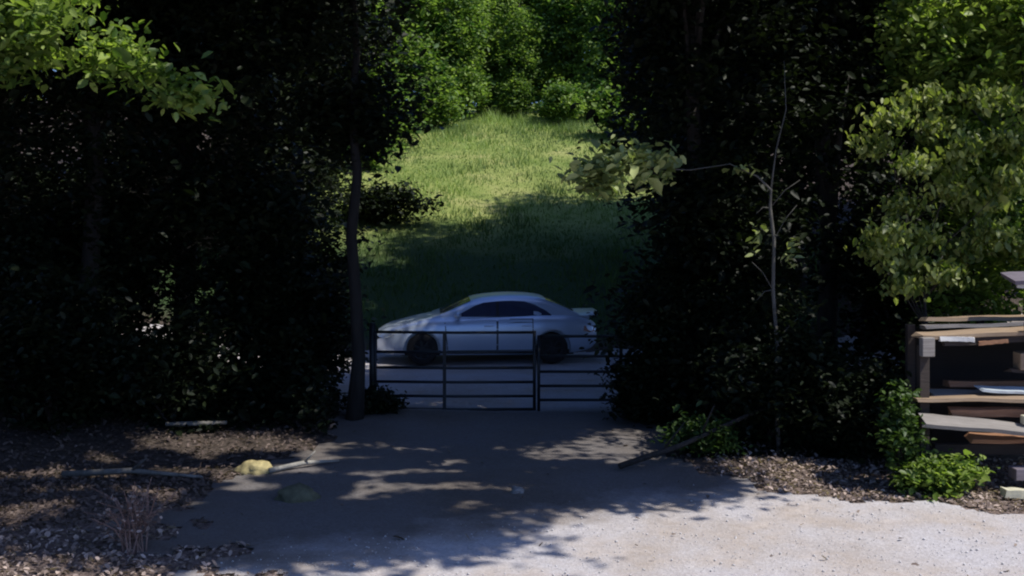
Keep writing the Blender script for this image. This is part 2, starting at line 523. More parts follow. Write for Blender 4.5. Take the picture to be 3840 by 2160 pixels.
for (x_, y_, rz, sc, lb) in ((-10.8, 32.0, 1.0, 1.0, 'dark tree at the back of the left wood behind the lit branch'),
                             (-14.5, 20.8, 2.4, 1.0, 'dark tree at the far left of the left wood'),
                             (-10.5, 11.5, 2.9, 0.9, 'unseen dark tree added left of the drive to block sky light'),  # unseen, added with the next one to cut sky light on the drive
                             (-8.5, 4.0, 1.9, 0.9, 'unseen dark tree added left of the viewpoint to block sky light'),
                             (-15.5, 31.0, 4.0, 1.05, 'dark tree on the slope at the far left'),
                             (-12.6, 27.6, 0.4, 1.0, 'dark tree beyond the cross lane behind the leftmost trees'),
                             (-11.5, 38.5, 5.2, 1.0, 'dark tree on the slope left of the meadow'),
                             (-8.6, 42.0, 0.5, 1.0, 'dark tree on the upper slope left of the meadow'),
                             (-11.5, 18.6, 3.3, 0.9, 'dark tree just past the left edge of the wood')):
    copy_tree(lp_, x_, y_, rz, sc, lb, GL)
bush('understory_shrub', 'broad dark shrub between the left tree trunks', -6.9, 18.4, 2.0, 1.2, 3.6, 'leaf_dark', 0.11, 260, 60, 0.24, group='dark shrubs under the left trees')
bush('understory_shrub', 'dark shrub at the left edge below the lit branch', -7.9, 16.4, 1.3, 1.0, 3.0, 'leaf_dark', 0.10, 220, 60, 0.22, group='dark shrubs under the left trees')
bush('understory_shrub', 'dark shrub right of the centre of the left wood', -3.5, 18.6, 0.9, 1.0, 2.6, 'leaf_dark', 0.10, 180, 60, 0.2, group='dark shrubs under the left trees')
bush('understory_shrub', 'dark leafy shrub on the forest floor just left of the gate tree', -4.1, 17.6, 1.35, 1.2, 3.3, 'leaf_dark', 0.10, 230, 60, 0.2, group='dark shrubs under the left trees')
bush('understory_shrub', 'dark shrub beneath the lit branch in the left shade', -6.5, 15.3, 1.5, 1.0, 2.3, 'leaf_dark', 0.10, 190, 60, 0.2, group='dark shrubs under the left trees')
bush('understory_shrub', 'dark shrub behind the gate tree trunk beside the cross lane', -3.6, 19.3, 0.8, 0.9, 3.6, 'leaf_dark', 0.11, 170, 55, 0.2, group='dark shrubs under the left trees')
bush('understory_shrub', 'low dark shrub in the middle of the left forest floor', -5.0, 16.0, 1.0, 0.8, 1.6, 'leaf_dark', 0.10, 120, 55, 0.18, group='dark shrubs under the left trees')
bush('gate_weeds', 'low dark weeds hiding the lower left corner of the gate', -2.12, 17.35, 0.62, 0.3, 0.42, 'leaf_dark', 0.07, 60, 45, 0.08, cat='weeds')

# near left tree with the sunlit branch
tree('lit_tree', 'young tree at the left edge with sunlit yellow-green leaves over the top corner', -5.5, 11.1, 8,
     [(0.45, 0, 5.35, 1.05, 1.0, 1.15, 0.5), (1.65, -0.1, 4.72, 0.40, 0.35, 0.30, 0.07), (2.25, -0.1, 4.38, 0.30, 0.25, 0.22, 0.05), (-0.6, 0, 4.1, 0.6, 0.6, 0.5, 0.1), (-.2, .2, 7.2, 1.2, 1.2, 1.2, .4)],
     0.10, 'leaf_lit', 0.10, 190, 40, 0.15, bk='bark_black', flat=0.3, droop=0.35, nl=3, trunk_h=6.4)

# ------------------------------------------------------------------ trees right of the gate
GR = 'dark trees standing right of the gate'
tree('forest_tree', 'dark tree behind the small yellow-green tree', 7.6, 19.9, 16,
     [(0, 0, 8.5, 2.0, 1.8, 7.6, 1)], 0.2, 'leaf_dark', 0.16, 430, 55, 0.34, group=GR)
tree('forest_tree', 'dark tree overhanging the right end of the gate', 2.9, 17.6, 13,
     [(0, 0, 7.6, 1.75, 1.8, 5.6, 0.8), (0.3, -0.2, 2.6, 1.6, 1.2, 2.2, 0.35), (-1.2, -2.5, 8.9, 3.2, 1.9, 1.2, 0.75)], 0.16, 'leaf_dark', 0.13, 430, 60, 0.28, group=GR)  # third crown unseen, added to shade the ground and bushes by the gate
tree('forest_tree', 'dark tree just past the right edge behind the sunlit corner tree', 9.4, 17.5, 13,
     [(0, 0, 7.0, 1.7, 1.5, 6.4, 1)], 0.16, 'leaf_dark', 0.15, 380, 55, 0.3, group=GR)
tree('added_shade_tree', 'unseen tree added at the far right, canopy shaped to shade the drive', 8.8, 14.4, 12,
     [(-5.6, -6.0, 9.2, 3.5, 0.95, 1.0, 0.8), (-3.2, -3.3, 6.9, 1.7, 1.0, 0.6, 0.36), (-3.9, -0.6, 8.8, 2.3, 1.9, 0.8, 0.95)], 0.15, 'leaf_dark', 0.17, 300, 50, 0.34, group=GR, trunk_h=9.0, nl=10, tl=0.12)  # added tree, crowns out of view and placed to shade the drive
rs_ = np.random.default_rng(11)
lay = []  # boughs of an added unseen tree, gaps shaped to leave sun streaks
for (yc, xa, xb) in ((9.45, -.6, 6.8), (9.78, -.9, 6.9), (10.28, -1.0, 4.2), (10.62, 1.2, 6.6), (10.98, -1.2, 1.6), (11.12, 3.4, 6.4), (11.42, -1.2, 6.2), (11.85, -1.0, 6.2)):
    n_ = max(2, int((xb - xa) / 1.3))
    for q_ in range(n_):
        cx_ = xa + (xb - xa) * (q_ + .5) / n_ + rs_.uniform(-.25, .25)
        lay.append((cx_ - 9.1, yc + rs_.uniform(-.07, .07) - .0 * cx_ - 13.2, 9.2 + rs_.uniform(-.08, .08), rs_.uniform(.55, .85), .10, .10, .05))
tree('added_shade_tree', 'second unseen tree added past the right edge, layered boughs shaped to cast sun streaks', 9.1, 13.2, 12, lay, 0.12, 'leaf_dark', 0.14, 420, 60, 0.085, group=GR, trunk_h=9.0, nl=6, tl=0.05)
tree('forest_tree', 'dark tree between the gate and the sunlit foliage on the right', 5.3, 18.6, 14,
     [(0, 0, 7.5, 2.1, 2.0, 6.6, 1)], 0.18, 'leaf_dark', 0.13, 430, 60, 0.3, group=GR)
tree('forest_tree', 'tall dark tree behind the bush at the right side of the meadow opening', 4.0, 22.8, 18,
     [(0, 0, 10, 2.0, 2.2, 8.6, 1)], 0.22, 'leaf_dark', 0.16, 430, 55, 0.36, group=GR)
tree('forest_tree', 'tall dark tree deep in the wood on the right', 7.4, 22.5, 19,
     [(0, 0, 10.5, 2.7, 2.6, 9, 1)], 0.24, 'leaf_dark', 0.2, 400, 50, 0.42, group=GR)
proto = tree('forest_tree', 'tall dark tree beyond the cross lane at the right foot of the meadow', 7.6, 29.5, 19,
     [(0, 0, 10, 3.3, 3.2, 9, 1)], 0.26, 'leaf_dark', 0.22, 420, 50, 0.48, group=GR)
k = 0
for (x_, y_, rz, sc, lb) in ((10.2, 26.0, 0.2, 1.0, 'dark tree far behind the small tree with yellow-green leaves'),
                             (5.9, 26.6, 2.9, 0.95, 'dark tree beyond the cross lane right of the car'),
                             (9.4, 36.2, 1.6, 0.9, 'dark tree up the slope right of the meadow'),
                             (11.3, 20.6, 5.6, 0.85, 'dark tree behind the sunlit corner tree'),
                             (11.5, 24.0, 1.0, 0.95, 'tall dark tree behind the sunlit foliage above the lumber rack'),
                             (10.6, 33.0, 2.2, 0.95, 'dark tree above the cross lane hidden in the right wood'),
                             (16.5, 27.5, 4.0, 1.0, 'dark tree at the far right of the right wood'),
                             (15.5, 34.0, 5.0, 0.9, 'dark tree up the slope at the back of the right wood'),
                             (5.7, 31.2, 2.0, 0.88, 'dark tree beyond the car at the lower right of the meadow'),
                             (7.3, 33.6, 4.4, 0.8, 'dark tree halfway up the right side of the meadow'),
                             (6.7, 36.6, 3.1, 0.62, 'small dark tree on the right edge of the meadow')):
    copy_tree(proto, x_, y_, rz, sc, lb, GR)
bush('meadow_bush', 'dark bush on the left side of the meadow above the car bonnet', -4.5, 37.0, 1.9, 1.0, 1.3, 'leaf_dark', 0.15, 90, 50, 0.30, cat='bush')
tree('forest_tree', 'narrow dark tree just beyond the rear of the car', 4.45, 27.2, 18,
     [(0, 0, 9.5, 1.7, 2.0, 8.6, 1)], 0.2, 'leaf_dark', 0.18, 420, 55, 0.34, group=GR)
bush('gate_bush', 'dark bush covering the right hand leaf of the gate', 2.46, 16.9, 1.06, 0.6, 2.4, 'leaf_dark', 0.09, 200, 60, 0.16, cat='bush')
bush('gate_bush', 'low dark bush at the foot of the right gate leaf', 2.05, 16.75, 0.6, 0.4, 1.0, 'leaf_dark', 0.08, 150, 55, 0.13, cat='bush')
bush('bank_bush', 'dark bush on the bank below the pale slender tree', 3.6, 14.9, 1.0, 0.7, 2.0, 'leaf_dark', 0.09, 200, 60, 0.18, cat='bush')
bush('bank_bush', 'dark low bush between the fallen log and the lumber rack', 4.6, 14.3, 0.75, 0.6, 1.2, 'leaf_dark', 0.08, 140, 55, 0.15, cat='bush')
bush('log_weeds', 'dull green weeds growing along the fallen log', 2.55, 14.5, 0.55, 0.35, 0.55, 'leaf_mid', 0.07, 60, 40, 0.09, cat='weeds')

# overhanging branch with a lit spray in front of the right trees
def branch_tree():
    t = empty('branch_tree', (3.42, 14.6, H(3.42, 14.6)), 'slender pale-trunked tree with a leafy sunlit spray reaching into the opening', 'tree')
    rng = nrng()
    mb = MB()
    a = [P(780, 470, 14.6), P(776, 400, 14.6), P(777, 345, 14.6), P(773, 290, 14.6), P(774, 240, 14.6), P(770, 208, 14.6), P(771, 190, 14.6), P(757, 176, 14.55), P(745, 171, 14.52), P(730, 164, 14.5)]
    a = [q - t.location for q in a]
    mb.tube(a, [0.034, 0.03, 0.028, 0.026, 0.024, 0.024, 0.018, 0.014, 0.010, 0.008], 7)
    for (i_, px, py) in ((3, 752, 262), (4, 797, 205), (5, 756, 214), (5, 800, 180), (2, 798, 318), (3, 757, 300)):
        mb.tube([a[i_], a[i_].lerp(P(px, py, 14.5) - t.location, .5) + Vector((0, 0, .05)), P(px, py, 14.5) - t.location], [0.008, 0.006, 0.003], 5)
    mb.tube([a[6], P(776, 150, 14.7) - t.location, P(786, 110, 14.8) - t.location, P(784, 60, 14.9) - t.location], [0.014, 0.010, 0.008, 0.004], 6)
    c3 = [a[9], P(690, 170, 14.1) - t.location, P(640, 168, 13.6) - t.location, P(585, 172, 13.2) - t.location]
    mb.tube(c3, [0.008, 0.007, 0.006, 0.003], 6)
    mb.build('trunk', M['bark_stem'], t, smooth=True)
    pts = []; vals = []
    for (px, py, D, rx, rz, nn) in ((600, 166, 13.3, 0.30, 0.14, 170), (632, 158, 13.5, 0.32, 0.17, 210), (658, 160, 13.8, 0.24, 0.12, 110), (588, 172, 13.2, 0.22, 0.13, 90), (600, 184, 13.4, 0.26, 0.12, 90), (610, 192, 13.2, 0.16, 0.10, 28), (650, 178, 13.6, 0.25, 0.12, 50), (741, 169, 14.5, 0.14, 0.05, 14), (756, 240, 14.5, 0.12, 0.2, 16), (792, 250, 14.5, 0.12, 0.2, 18)):
        c_ = np.array(P(px, py, D) - t.location)
        pts.append(c_ + rng.normal(0, 1, (nn, 3)) * np.array([rx, 0.22, rz]) * 0.6); vals.append(rng.uniform(0.2, 1, nn))
    link_mesh('foliage', leaf_mesh('foliage', rng, np.concatenate(pts), 0.135, np.concatenate(vals), flat=0.6, droop=0.3), M['leaf_pale'], t)
branch_tree()

# sunlit foliage at the right edge
tree('sunlit_tree', 'bright green sunlit tree filling the upper right corner', 7.1, 14.9, 7.5,
     [(-0.3, -0.4, 5.6, 1.3, 0.7, 1.2, 0.5), (-0.9, 0.3, 5.0, 1.1, 0.8, 1.7, 0.5), (-.6, -0.2, 3.6, 0.9, 0.6, 0.7, 0.3), (.2, -.6, 2.7, 0.9, .6, .6, .25), (-1.6, 0.0, 5.6, .5, .5, .8, .14)], 0.08, 'leaf_lit', 0.10, 250, 44, 0.17, flat=0.3, droop=0.3, nl=12)
rs_ = np.random.default_rng(5)
sp_ = []
for (px, py, r_) in ((872, 148, .36), (893, 120, .30), (915, 168, .42), (938, 128, .34), (955, 190, .44), (985, 204, .40), (905, 205, .30), (1010, 180, .36), (930, 238, .36), (965, 250, .36), (990, 232, .30), (945, 275, .30), (905, 262, .26), (925, 95, .30), (960, 150, .36), (1000, 140, .36), (890, 235, .24), (1015, 240, .34), (878, 252, .18), (1040, 110, .4), (1030, 150, .4), (985, 100, .24), (905, 285, .16)):
    q = P(px, py, 13.9 + rs_.uniform(-.35, .35))
    r_ *= rs_.uniform(.55, 1.0)
    sp_.append((q.x - 5.75, q.y - 14.3, q.z, r_, r_ * .9, r_ * rs_.uniform(.35, .9), .075))
tree('yellow_tree', 'small tree with drooping yellow-green leaves above the lumber rack', 5.75, 14.3, 4.4, sp_, 0.035, 'leaf_yellow', 0.085, 120, 30, 0.11, flat=0.1, droop=0.9, nl=14, shell=1.2)
bush('understory_shrub', 'dark shrub filling the gap behind the yellow-green tree', 6.4, 17.6, 1.5, 1.0, 4.2, 'leaf_dark', 0.11, 240, 60, 0.24)
bush('rack_shrub', 'green shrub growing over the left end of the lumber rack', 4.50, 12.75, 0.20, 0.2, 1.3, 'leaf_mid', 0.07, 60, 34, 0.075)
bush('rack_shrub', 'tall loose green shrub behind the middle of the lumber rack', 6.6, 15.3, 1.5, 0.6, 4.3, 'leaf_lit', 0.095, 120, 40, 0.15)
bush('sunlit_plant', 'low bright green plant on the leaf litter in front of the lumber rack', 4.86, 12.55, 0.52, 0.28, 0.44, 'leaf_lit', 0.085, 90, 34, 0.075, cat='plant', flat=0.8)

# ------------------------------------------------------------------ hilltop wood beyond the meadow
GF = 'trees along the top of the meadow'
farp = tree('hilltop_tree', 'tree at the left of the wood above the meadow', -7.0, 59.0, 15,
     [(0, 0, 7.5, 3.2, 3.0, 6.8, 1), (0.6, -1.5, 2.2, 2.6, 1.6, 2.4, 0.3)], 0.22, 'leaf_far', 0.30, 300, 50, 0.5, group=GF, shell=2.6)
farq = tree('hilltop_tree', 'tree at the middle of the wood above the meadow', 0.6, 66.0, 16,
     [(0, 0, 8, 3.6, 3.0, 7.2, 1), (-0.6, -1.5, 2.4, 2.6, 1.6, 2.2, 0.3)], 0.24, 'leaf_far', 0.32, 330, 50, 0.55, group=GF, shell=2.6)
for i, (src, x_, y_, rz, sc, lb) in enumerate((
        (farq, -3.2, 60.5, 1.3, 0.62, 'second tree from the left of the wood above the meadow'),
        (farp, 3.4, 62.5, 2.1, 0.72, 'tree right of the middle of the wood above the meadow'),
        (farp, 0.4, 61.5, 5.5, 0.5, 'low bright tree in the middle of the wood above the meadow'),
        (farp, -1.9, 64.5, 0.9, 0.72, 'rounded tree left of the middle of the wood above the meadow'),
        (farp, 5.6, 59.5, 4.1, 0.62, 'small tree at the right of the wood above the meadow'),
        (farp, -9.6, 53.0, 0.6, 1.05, 'tree above the left edge of the meadow'),
        (farq, -5.2, 71.0, 1.1, 1.15, 'tall tree behind the second tree from the left of the hilltop wood'),
        (farq, -1.6, 74.0, 2.6, 1.2, 'taller tree behind the left half of the hilltop wood'),
        (farp, 3.8, 73.0, 5.1, 1.3, 'taller tree behind the right half of the hilltop wood'),
        (farq, 8.8, 76.0, 0.3, 1.3, 'tall tree behind the right end of the hilltop wood'),
        (farp, -7.2, 66.0, 3.7, 1.3, 'tall tree behind the left end of the hilltop wood'))):
    copy_tree(src, x_, y_, rz, sc, lb, GF)
fb = bush('hilltop_shrub', 'green shrub at the upper left edge of the meadow', -5.9, 51.5, 1.5, 1.3, 3.0, 'leaf_far', 0.24, 120, 45, 0.34, group='shrubs along the top of the meadow')
for (x_, y_, rz, sc, lb) in ((-4.0, 56.5, 1.0, 0.95, 'green shrub left of the middle of the meadow top'),
                             (5.4, 53.0, 2.0, 0.95, 'green shrub at the upper right edge of the meadow'),
                             (2.7, 57.5, 3.0, 0.8, 'small green shrub right of the middle of the meadow top'),
                             (-6.0, 45.5, 4.2, 0.75, 'small green shrub on the left side of the meadow')):
    copy_tree(fb, x_, y_, rz, sc, lb, 'shrubs along the top of the meadow')

# meadow grass: stuff
rng = nrng()
N = 60000
gx_ = rng.uniform(-10, 10, N); gy_ = 25.2 + 36 * rng.uniform(0, 1, N) ** 0.9
gz_ = hz(gx_, gy_)
clmp = np.clip(np.sin(gx_ * 2.3 + 1.7 * np.sin(gy_ * .9)) * np.sin(gy_ * 1.7 + 1.3 * np.sin(gx_ * 1.2)) + .2, 0, 1)
hh = (0.7 + 0.9 * clmp) * rng.uniform(0.08, 0.24, N) * (0.7 + 0.8 * np.clip((np.sin(gx_ * 1.1 + 2) * np.sin(gy_ * 0.55) + 0.4), 0, 1)) * (0.8 + 0.9 * smooth(50, 58, gy_))
th = rng.uniform(0, PI, N); wd = rng.uniform(0.008, 0.022, N) * 1.4
dx = np.cos(th) * wd; dy = np.sin(th) * wd
lx = rng.normal(0, 0.35, N) * hh; ly = rng.normal(0, 0.35, N) * hh
V = np.stack([np.stack([gx_ - dx, gy_ - dy, gz_ - 0.02], -1), np.stack([gx_ + dx, gy_ + dy, gz_ - 0.02], -1), np.stack([gx_ + lx, gy_ + ly, gz_ + hh], -1)], 1).reshape(-1, 3)
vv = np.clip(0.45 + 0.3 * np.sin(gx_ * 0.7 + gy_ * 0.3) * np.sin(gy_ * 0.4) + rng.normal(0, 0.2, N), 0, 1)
vv = vv * (0.25 + 0.75 * smooth(34.5, 40, gy_ + 0.5 * gx_ * 0 + rng.normal(0, 1, N)))  # blades below the shadow edge darkened, shade put into their colour
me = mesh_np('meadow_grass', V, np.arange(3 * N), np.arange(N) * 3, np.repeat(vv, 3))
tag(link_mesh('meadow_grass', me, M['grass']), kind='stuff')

# leaf litter: stuff
rng = nrng()
def litter(N, x0, x1, y0, y1, keep):
    x = rng.uniform(x0, x1, N); y = rng.uniform(y0, y1, N)
    k_ = keep(x, y)
    x = x[k_]; y = y[k_]
    return np.stack([x, y, hz(x, y) + 0.02 + rng.uniform(0, 0.03, len(x))], -1)
L = [litter(14000, -8, -1.5, 8.5, 13.5, lambda x, y: ~drive_mask(x, y)),
     litter(13000, 2.6, 8, 9.5, 14.2, lambda x, y: ~drive_mask(x, y)),
     litter(9000, -8, 4, 12.8, 17.5, lambda x, y: ~drive_mask(x, y)),
     litter(160, -5, 5, 9, 16, lambda x, y: drive_mask(x, y) & (rng.uniform(0, 1, len(x)) < 0.6))]
L = np.concatenate(L)
tag(link_mesh('leaf_litter', leaf_mesh('leaf_litter', rng, L, 0.055, rng.uniform(0, 1, len(L)) ** 1.3 * np.where((L[:, 1] > 11.2) & (L[:, 0] < 2.5), 0.28, 1.15), flat=0.9), M['litter']), kind='stuff')  # left litter darkened, right bank lightened: shade and sun put into the colour

# undergrowth: stuff
rng = nrng()
N = 60000
x = np.concatenate([rng.uniform(-13, -2.6, N), rng.uniform(2.3, 13, N // 2)]); y = np.concatenate([14.6 + 9 * rng.uniform(0, 1, N), 14.4 + 7 * rng.uniform(0, 1, N // 2)])
k_ = ~drive_mask(x, y) & ((x > 0) | (y > 15.9 + 0.3 * np.sin(x * 3))) & ((x < 0) | (x < 4.4) | (y > 15.2))
x = x[k_]; y = y[k_]
hm = (0.25 + 0.5 * (np.sin(x * 1.7 + y) * np.sin(y * 1.3 - x * 0.6) + 0.7)) * smooth(14.2, 16.5, y)
U = np.stack([x, y, hz(x, y) + rng.uniform(0, 1, len(x)) * hm], -1)
tag(link_mesh('undergrowth', leaf_mesh('undergrowth', rng, U, 0.10), M['leaf_dark']), kind='stuff')

# loose gravel: stuff
rng = nrng()
N = 8000
x = rng.uniform(-6, 6.5, N); y = 8.8 + 5.2 * rng.uniform(0, 1, N) ** 1.3
k_ = drive_mask(x, y) & (y - .38 * x < 11.3 + rng.normal(0, .25, N)); x = x[k_]; y = y[k_]; N = len(x)
r_ = rng.uniform(0.003, 0.010, N) * rng.choice([1, 1, 1, 1, 1, 1.8], N)
oc = np.array([[1, 0, 0], [0, 1, 0], [-1, 0, 0], [0, -1, 0], [0, 0, 1], [0, 0, -1]], float)
tri = np.array([[0, 1, 4], [1, 2, 4], [2, 3, 4], [3, 0, 4], [1, 0, 5], [2, 1, 5], [3, 2, 5], [0, 3, 5]])
V = oc[None] * (r_[:, None, None] * rng.uniform(0.6, 1.3, (N, 6, 1)))
V[:, :, 2] *= 0.7
a = rng.uniform(0, 6.28, N); ca, sa = np.cos(a)[:, None], np.sin(a)[:, None]
V = np.stack([V[:, :, 0] * ca - V[:, :, 1] * sa, V[:, :, 0] * sa + V[:, :, 1] * ca, V[:, :, 2]], -1)
V = (V + np.stack([x, y, hz(x, y) + 0.019 + r_ * 0.3], -1)[:, None]).reshape(-1, 3)
Fc = (tri[None] + (np.arange(N) * 6)[:, None, None]).ravel()
me = mesh_np('loose_gravel', V, Fc, np.arange(N * 8) * 3)
tag(link_mesh('loose_gravel', me, M['stone']), kind='stuff')

# ------------------------------------------------------------------ rocks, sticks, dry weed
def rock(label, x, y, sx_, sy_, sz_, mat, seed):
    bm = bmesh.new()
    bmesh.ops.create_icosphere(bm, subdivisions=3, radius=1)
    for v in bm.verts:
        d = v.co.normalized()
        q = 1 + 0.45 * mnoise.noise(d * 1.5 + Vector((seed, 0, 0))) + 0.22 * mnoise.noise(d * 3.1 + Vector((0, seed, 0))) + 0.08 * mnoise.noise(d * 8)
        q = min(q, 0.92 / max(.3, abs(d.dot(Vector((.5, -.6, .62)))))) if seed > 0 else q
        v.co = Vector((d.x * q * sx_, d.y * q * sy_, d.z * q * sz_))
    me = bpy.data.meshes.new('rock'); bm.to_mesh(me); bm.free()
    me.polygons.foreach_set('use_smooth', [True] * len(me.polygons))
    o = link_mesh('rock', me, M[mat])
    o.location = (x, y, H(x, y) + sz_ * 0.3)
    return tag(o, label, 'rock')
rock('yellowish sunlit rock among the sticks in the left shade', -3.18, 13.6, 0.22, 0.16, 0.14, 'rock_yellow', 2.1)
rock('greenish rock at the edge of the drive, nearer than the yellowish rock', -2.42, 12.35, 0.24, 0.17, 0.13, 'rock_green', 5.7)
rock('small grey stone in the middle of the shaded drive', 0.06, 12.6, 0.085, 0.07, 0.07, 'rock_grey', 9.3)

def stick(name, label, pts, rad, mat, twigs=(), cat='log'):
    t = empty(name, Vector(pts[0]), label, cat)
    mb = MB(); mb.tube([Vector(p) - Vector(pts[0]) for p in pts], rad, 8)
    mb.build('stem', M[mat], t, smooth=True)
    for tw in twigs:
        mb = MB(); mb.tube([Vector(p) - Vector(pts[0]) for p in tw], [0.02, 0.006], 5)
        mb.build('twig', M[mat], t, smooth=True)
    return t
a_, b_ = Vector((1.34, 13.7, 0.06)), Vector((3.35, 14.6, 0.62))
stick('fallen_log', 'long thin fallen log slanting up the bank right of the drive', [a_, a_.lerp(b_, .4) + Vector((0, 0, -.05)), b_], [0.04, 0.035, 0.022], 'bark_dark',
      [(a_.lerp(b_, .3), a_.lerp(b_, .36) + Vector((.12, -.1, .3))), (a_.lerp(b_, .55), a_.lerp(b_, .62) + Vector((.0, -.2, .35)))])
stick('pale_log', 'short pale log lying at the back of the left forest floor', [(-4.95, 15.7, H(-4.95, 15.7) + 0.09), (-4.6, 15.8, H(-4.6, 15.8) + 0.11), (-4.15, 16.0, H(-4.15, 16.0) + .14)], [0.03, 0.038, 0.025], 'bark_grey')
stick('dead_branch', 'dead branch on the ground pointing right from the yellowish rock', [(-2.98, 13.5, .05), (-2.6, 13.75, .09), (-2.2, 14.0, .06)], [0.035, 0.03, 0.012], 'bark_pale', [((-2.6, 13.75, .09), (-2.45, 13.7, .25))], 'branch')
stick('dead_branch', 'dead branch lying on the litter behind the dry weed', [(-5.4, 13.2, .08), (-4.6, 13.3, .10), (-3.7, 13.15, .06)], [0.04, 0.034, 0.015], 'bark_grey', [((-4.6, 13.3, .1), (-4.35, 13.1, .3))], 'branch')

def dry_weed():
    rng = nrng()
    base = Vector((-3.62, 10.45, 0.0))
    t = empty('dry_weed', base, 'dry reddish twiggy weed at the edge of the drive, lower left', 'weed')
    mb = MB(); lp = []
    for i in range(30):
        s = Vector((rng.normal(0, .07), rng.normal(0, .05), -0.02))
        e = Vector((rng.normal(0.03, .17), rng.normal(0, .12), rng.uniform(.35, .70)))
        md = s.lerp(e, .55) + Vector((rng.normal(0, .03), 0, .06))
        mb.tube([s, md, e], [0.008, 0.006, 0.003], 5)
        for j in range(4):
            u = rng.uniform(.35, .95)
            q = s.lerp(e, u); d = Vector((rng.normal(0, .11), rng.normal(0, .08), rng.uniform(.02, .14)))
            mb.tube([q, q + d], [0.004, 0.002], 4)
            lp.append(np.array(q + d))
            lp.append(np.array(q + d * .6))
    mb.build('stems', M['twig'], t)
    link_mesh('leaves', leaf_mesh('leaves', rng, np.array(lp), 0.045, flat=.3), M['litter'], t)
dry_weed()

# ------------------------------------------------------------------ gate
M['gate'] = simple('gate_paint', (0.012, 0.017, 0.022), 0.5, 0.3, 0.3, 12)
def gate_leaf(label, x0, x1, brace, dz, tilt):
    t = empty('farm_gate', (x0, 17.7, 0), label, 'gate', 'tube gate leaves closing the lane')
    zs = [1.274, 0.955, 0.705, 0.476, 0.25, 0.04]
    for z in zs:
        mb = MB()
        mb.tube([(0.02, 0, z + dz), ((x1 - x0) / 2, 0, z + dz + tilt), (x1 - x0 - 0.02, 0, z + dz + tilt * .6)], 0.023, 8)
        mb.build('rail', M['gate'], t, smooth=True)
    for xx in (0.0, x1 - x0):
        mb = MB(); mb.tube([(xx, 0, 0.015 + dz), (xx, 0, 1.29 + dz)], 0.026, 8)
        mb.build('stile', M['gate'], t, smooth=True)
    for xx in brace:
        mb = MB(); mb.box((xx - x0, -0.026, 0.655 + dz), (0.055, 0.012, 1.25))
        mb.build('brace', M['gate'], t)
    for zz in (0.3, 1.05):
        mb = MB(); mb.box((-.03 if tilt else x1 - x0 + .03, 0, zz + dz), (.07, .03, .05)); mb.build('hinge', M['gate'], t)
    return t
gate_leaf('left leaf of the dark tube gate, beside the gate tree', -2.2, 0.36, (-1.085,), 0.0, -0.012)
gate_leaf('right leaf of the dark tube gate, hung lower and half hidden by the bush', 0.43, 3.05, (1.75,), -0.07, 0.0)
mb = MB(); mb.tube([(-2.25, 17.72, -0.1), (-2.25, 17.72, 1.42)], 0.05, 10)
o = mb.build('gate_post', M['gate'], None, smooth=True); tag(o, 'dark steel post at the hinge side of the left gate leaf', 'gate post')
mb = MB(); mb.tube([(3.12, 17.72, -0.1), (3.12, 17.72, 1.42)], 0.05, 10)
o = mb.build('gate_post', M['gate'], None, smooth=True); tag(o, 'dark steel post behind the bush at the right gate leaf', 'gate post')

# ------------------------------------------------------------------ car
def carpaint():
    m, n, b = newmat('car_paint')
    f = noise(n, 2.0, 4, 0.6, objco(n))
    n.links.new(ramp(n, f, [(0.3, (0.54, 0.64, 0.80)), (0.7, (0.60, 0.70, 0.86))]), b.inputs['Base Color'])
    b.inputs['Metallic'].default_value = 0.45
    b.inputs['Roughness'].default_value = 0.32
    b.inputs['Coat Weight'].default_value = 0.25
    return m
M['paint'] = carpaint()
M['glass'] = simple('car_glass', (0.045, 0.055, 0.10), 0.08, 0, 0.1)
M['black'] = simple('black_trim', (0.012, 0.012, 0.014), 0.55, 0, 0.2)
M['tyre'] = simple('tyre', (0.016, 0.016, 0.017), 0.85, 0, 0.2)
M['rim'] = simple('rim', (0.028, 0.03, 0.034), 0.5, 0.3, 0.2)
M['lamp'] = simple('lamp_glass', (0.62, 0.66, 0.68), 0.12, 0.2, 0.1)
M['redlamp'] = simple('tail_lamp', (0.30, 0.12, 0.10), 0.15, 0, 0.1)

def lerp_pts(pts, s):
    for (a, b) in zip(pts, pts[1:]):
        if s <= b[0]:
            u = (s - a[0]) / (b[0] - a[0]); return a[1] + (b[1] - a[1]) * u
    return pts[-1][1]
def spl(pts, s):
    # smooth interpolation
    d = 0.06
    return sum(lerp_pts(pts, min(max(s + o, pts[0][0]), pts[-1][0])) for o in (-d, -d / 2, 0, d / 2, d)) / 5

LEN = 4.58
TOP = [(0, .60), (.06, .66), (.22, .735), (.5, .81), (.8, .885), (1.1, .945), (1.3, .965), (1.7, .965), (2.5, .985), (3.4, 1.0), (3.9, .99), (4.15, .965), (4.3, .92), (4.45, .86), (4.58, .76)]
WID = [(0, .58), (.08, .72), (.25, .82), (.6, .88), (1.2, .905), (2.3, .915), (3.4, .91), (4.0, .88), (4.4, .80), (4.52, .72), (4.58, .62)]
BOT = [(0, .30), (.15, .22), (.5, .20), (1, .19), (3.5, .19), (4.1, .22), (4.45, .28), (4.58, .40)]
def sect(s):
    t = spl(TOP, s); w_ = spl(WID, s); bo = spl(BOT, s)
    hgt = t - bo
    pr = [(0.0, bo), (.86 * w_, bo), (.95 * w_, bo + .10 * hgt), (.985 * w_, bo + .28 * hgt), (1.0 * w_, bo + .5 * hgt), (.995 * w_, bo + .68 * hgt),
          (.97 * w_, bo + .84 * hgt), (.925 * w_, bo + .94 * hgt), (.86 * w_, t), (.6 * w_, t + .022), (.3 * w_, t + .03), (0.0, t + .032)]
    return pr
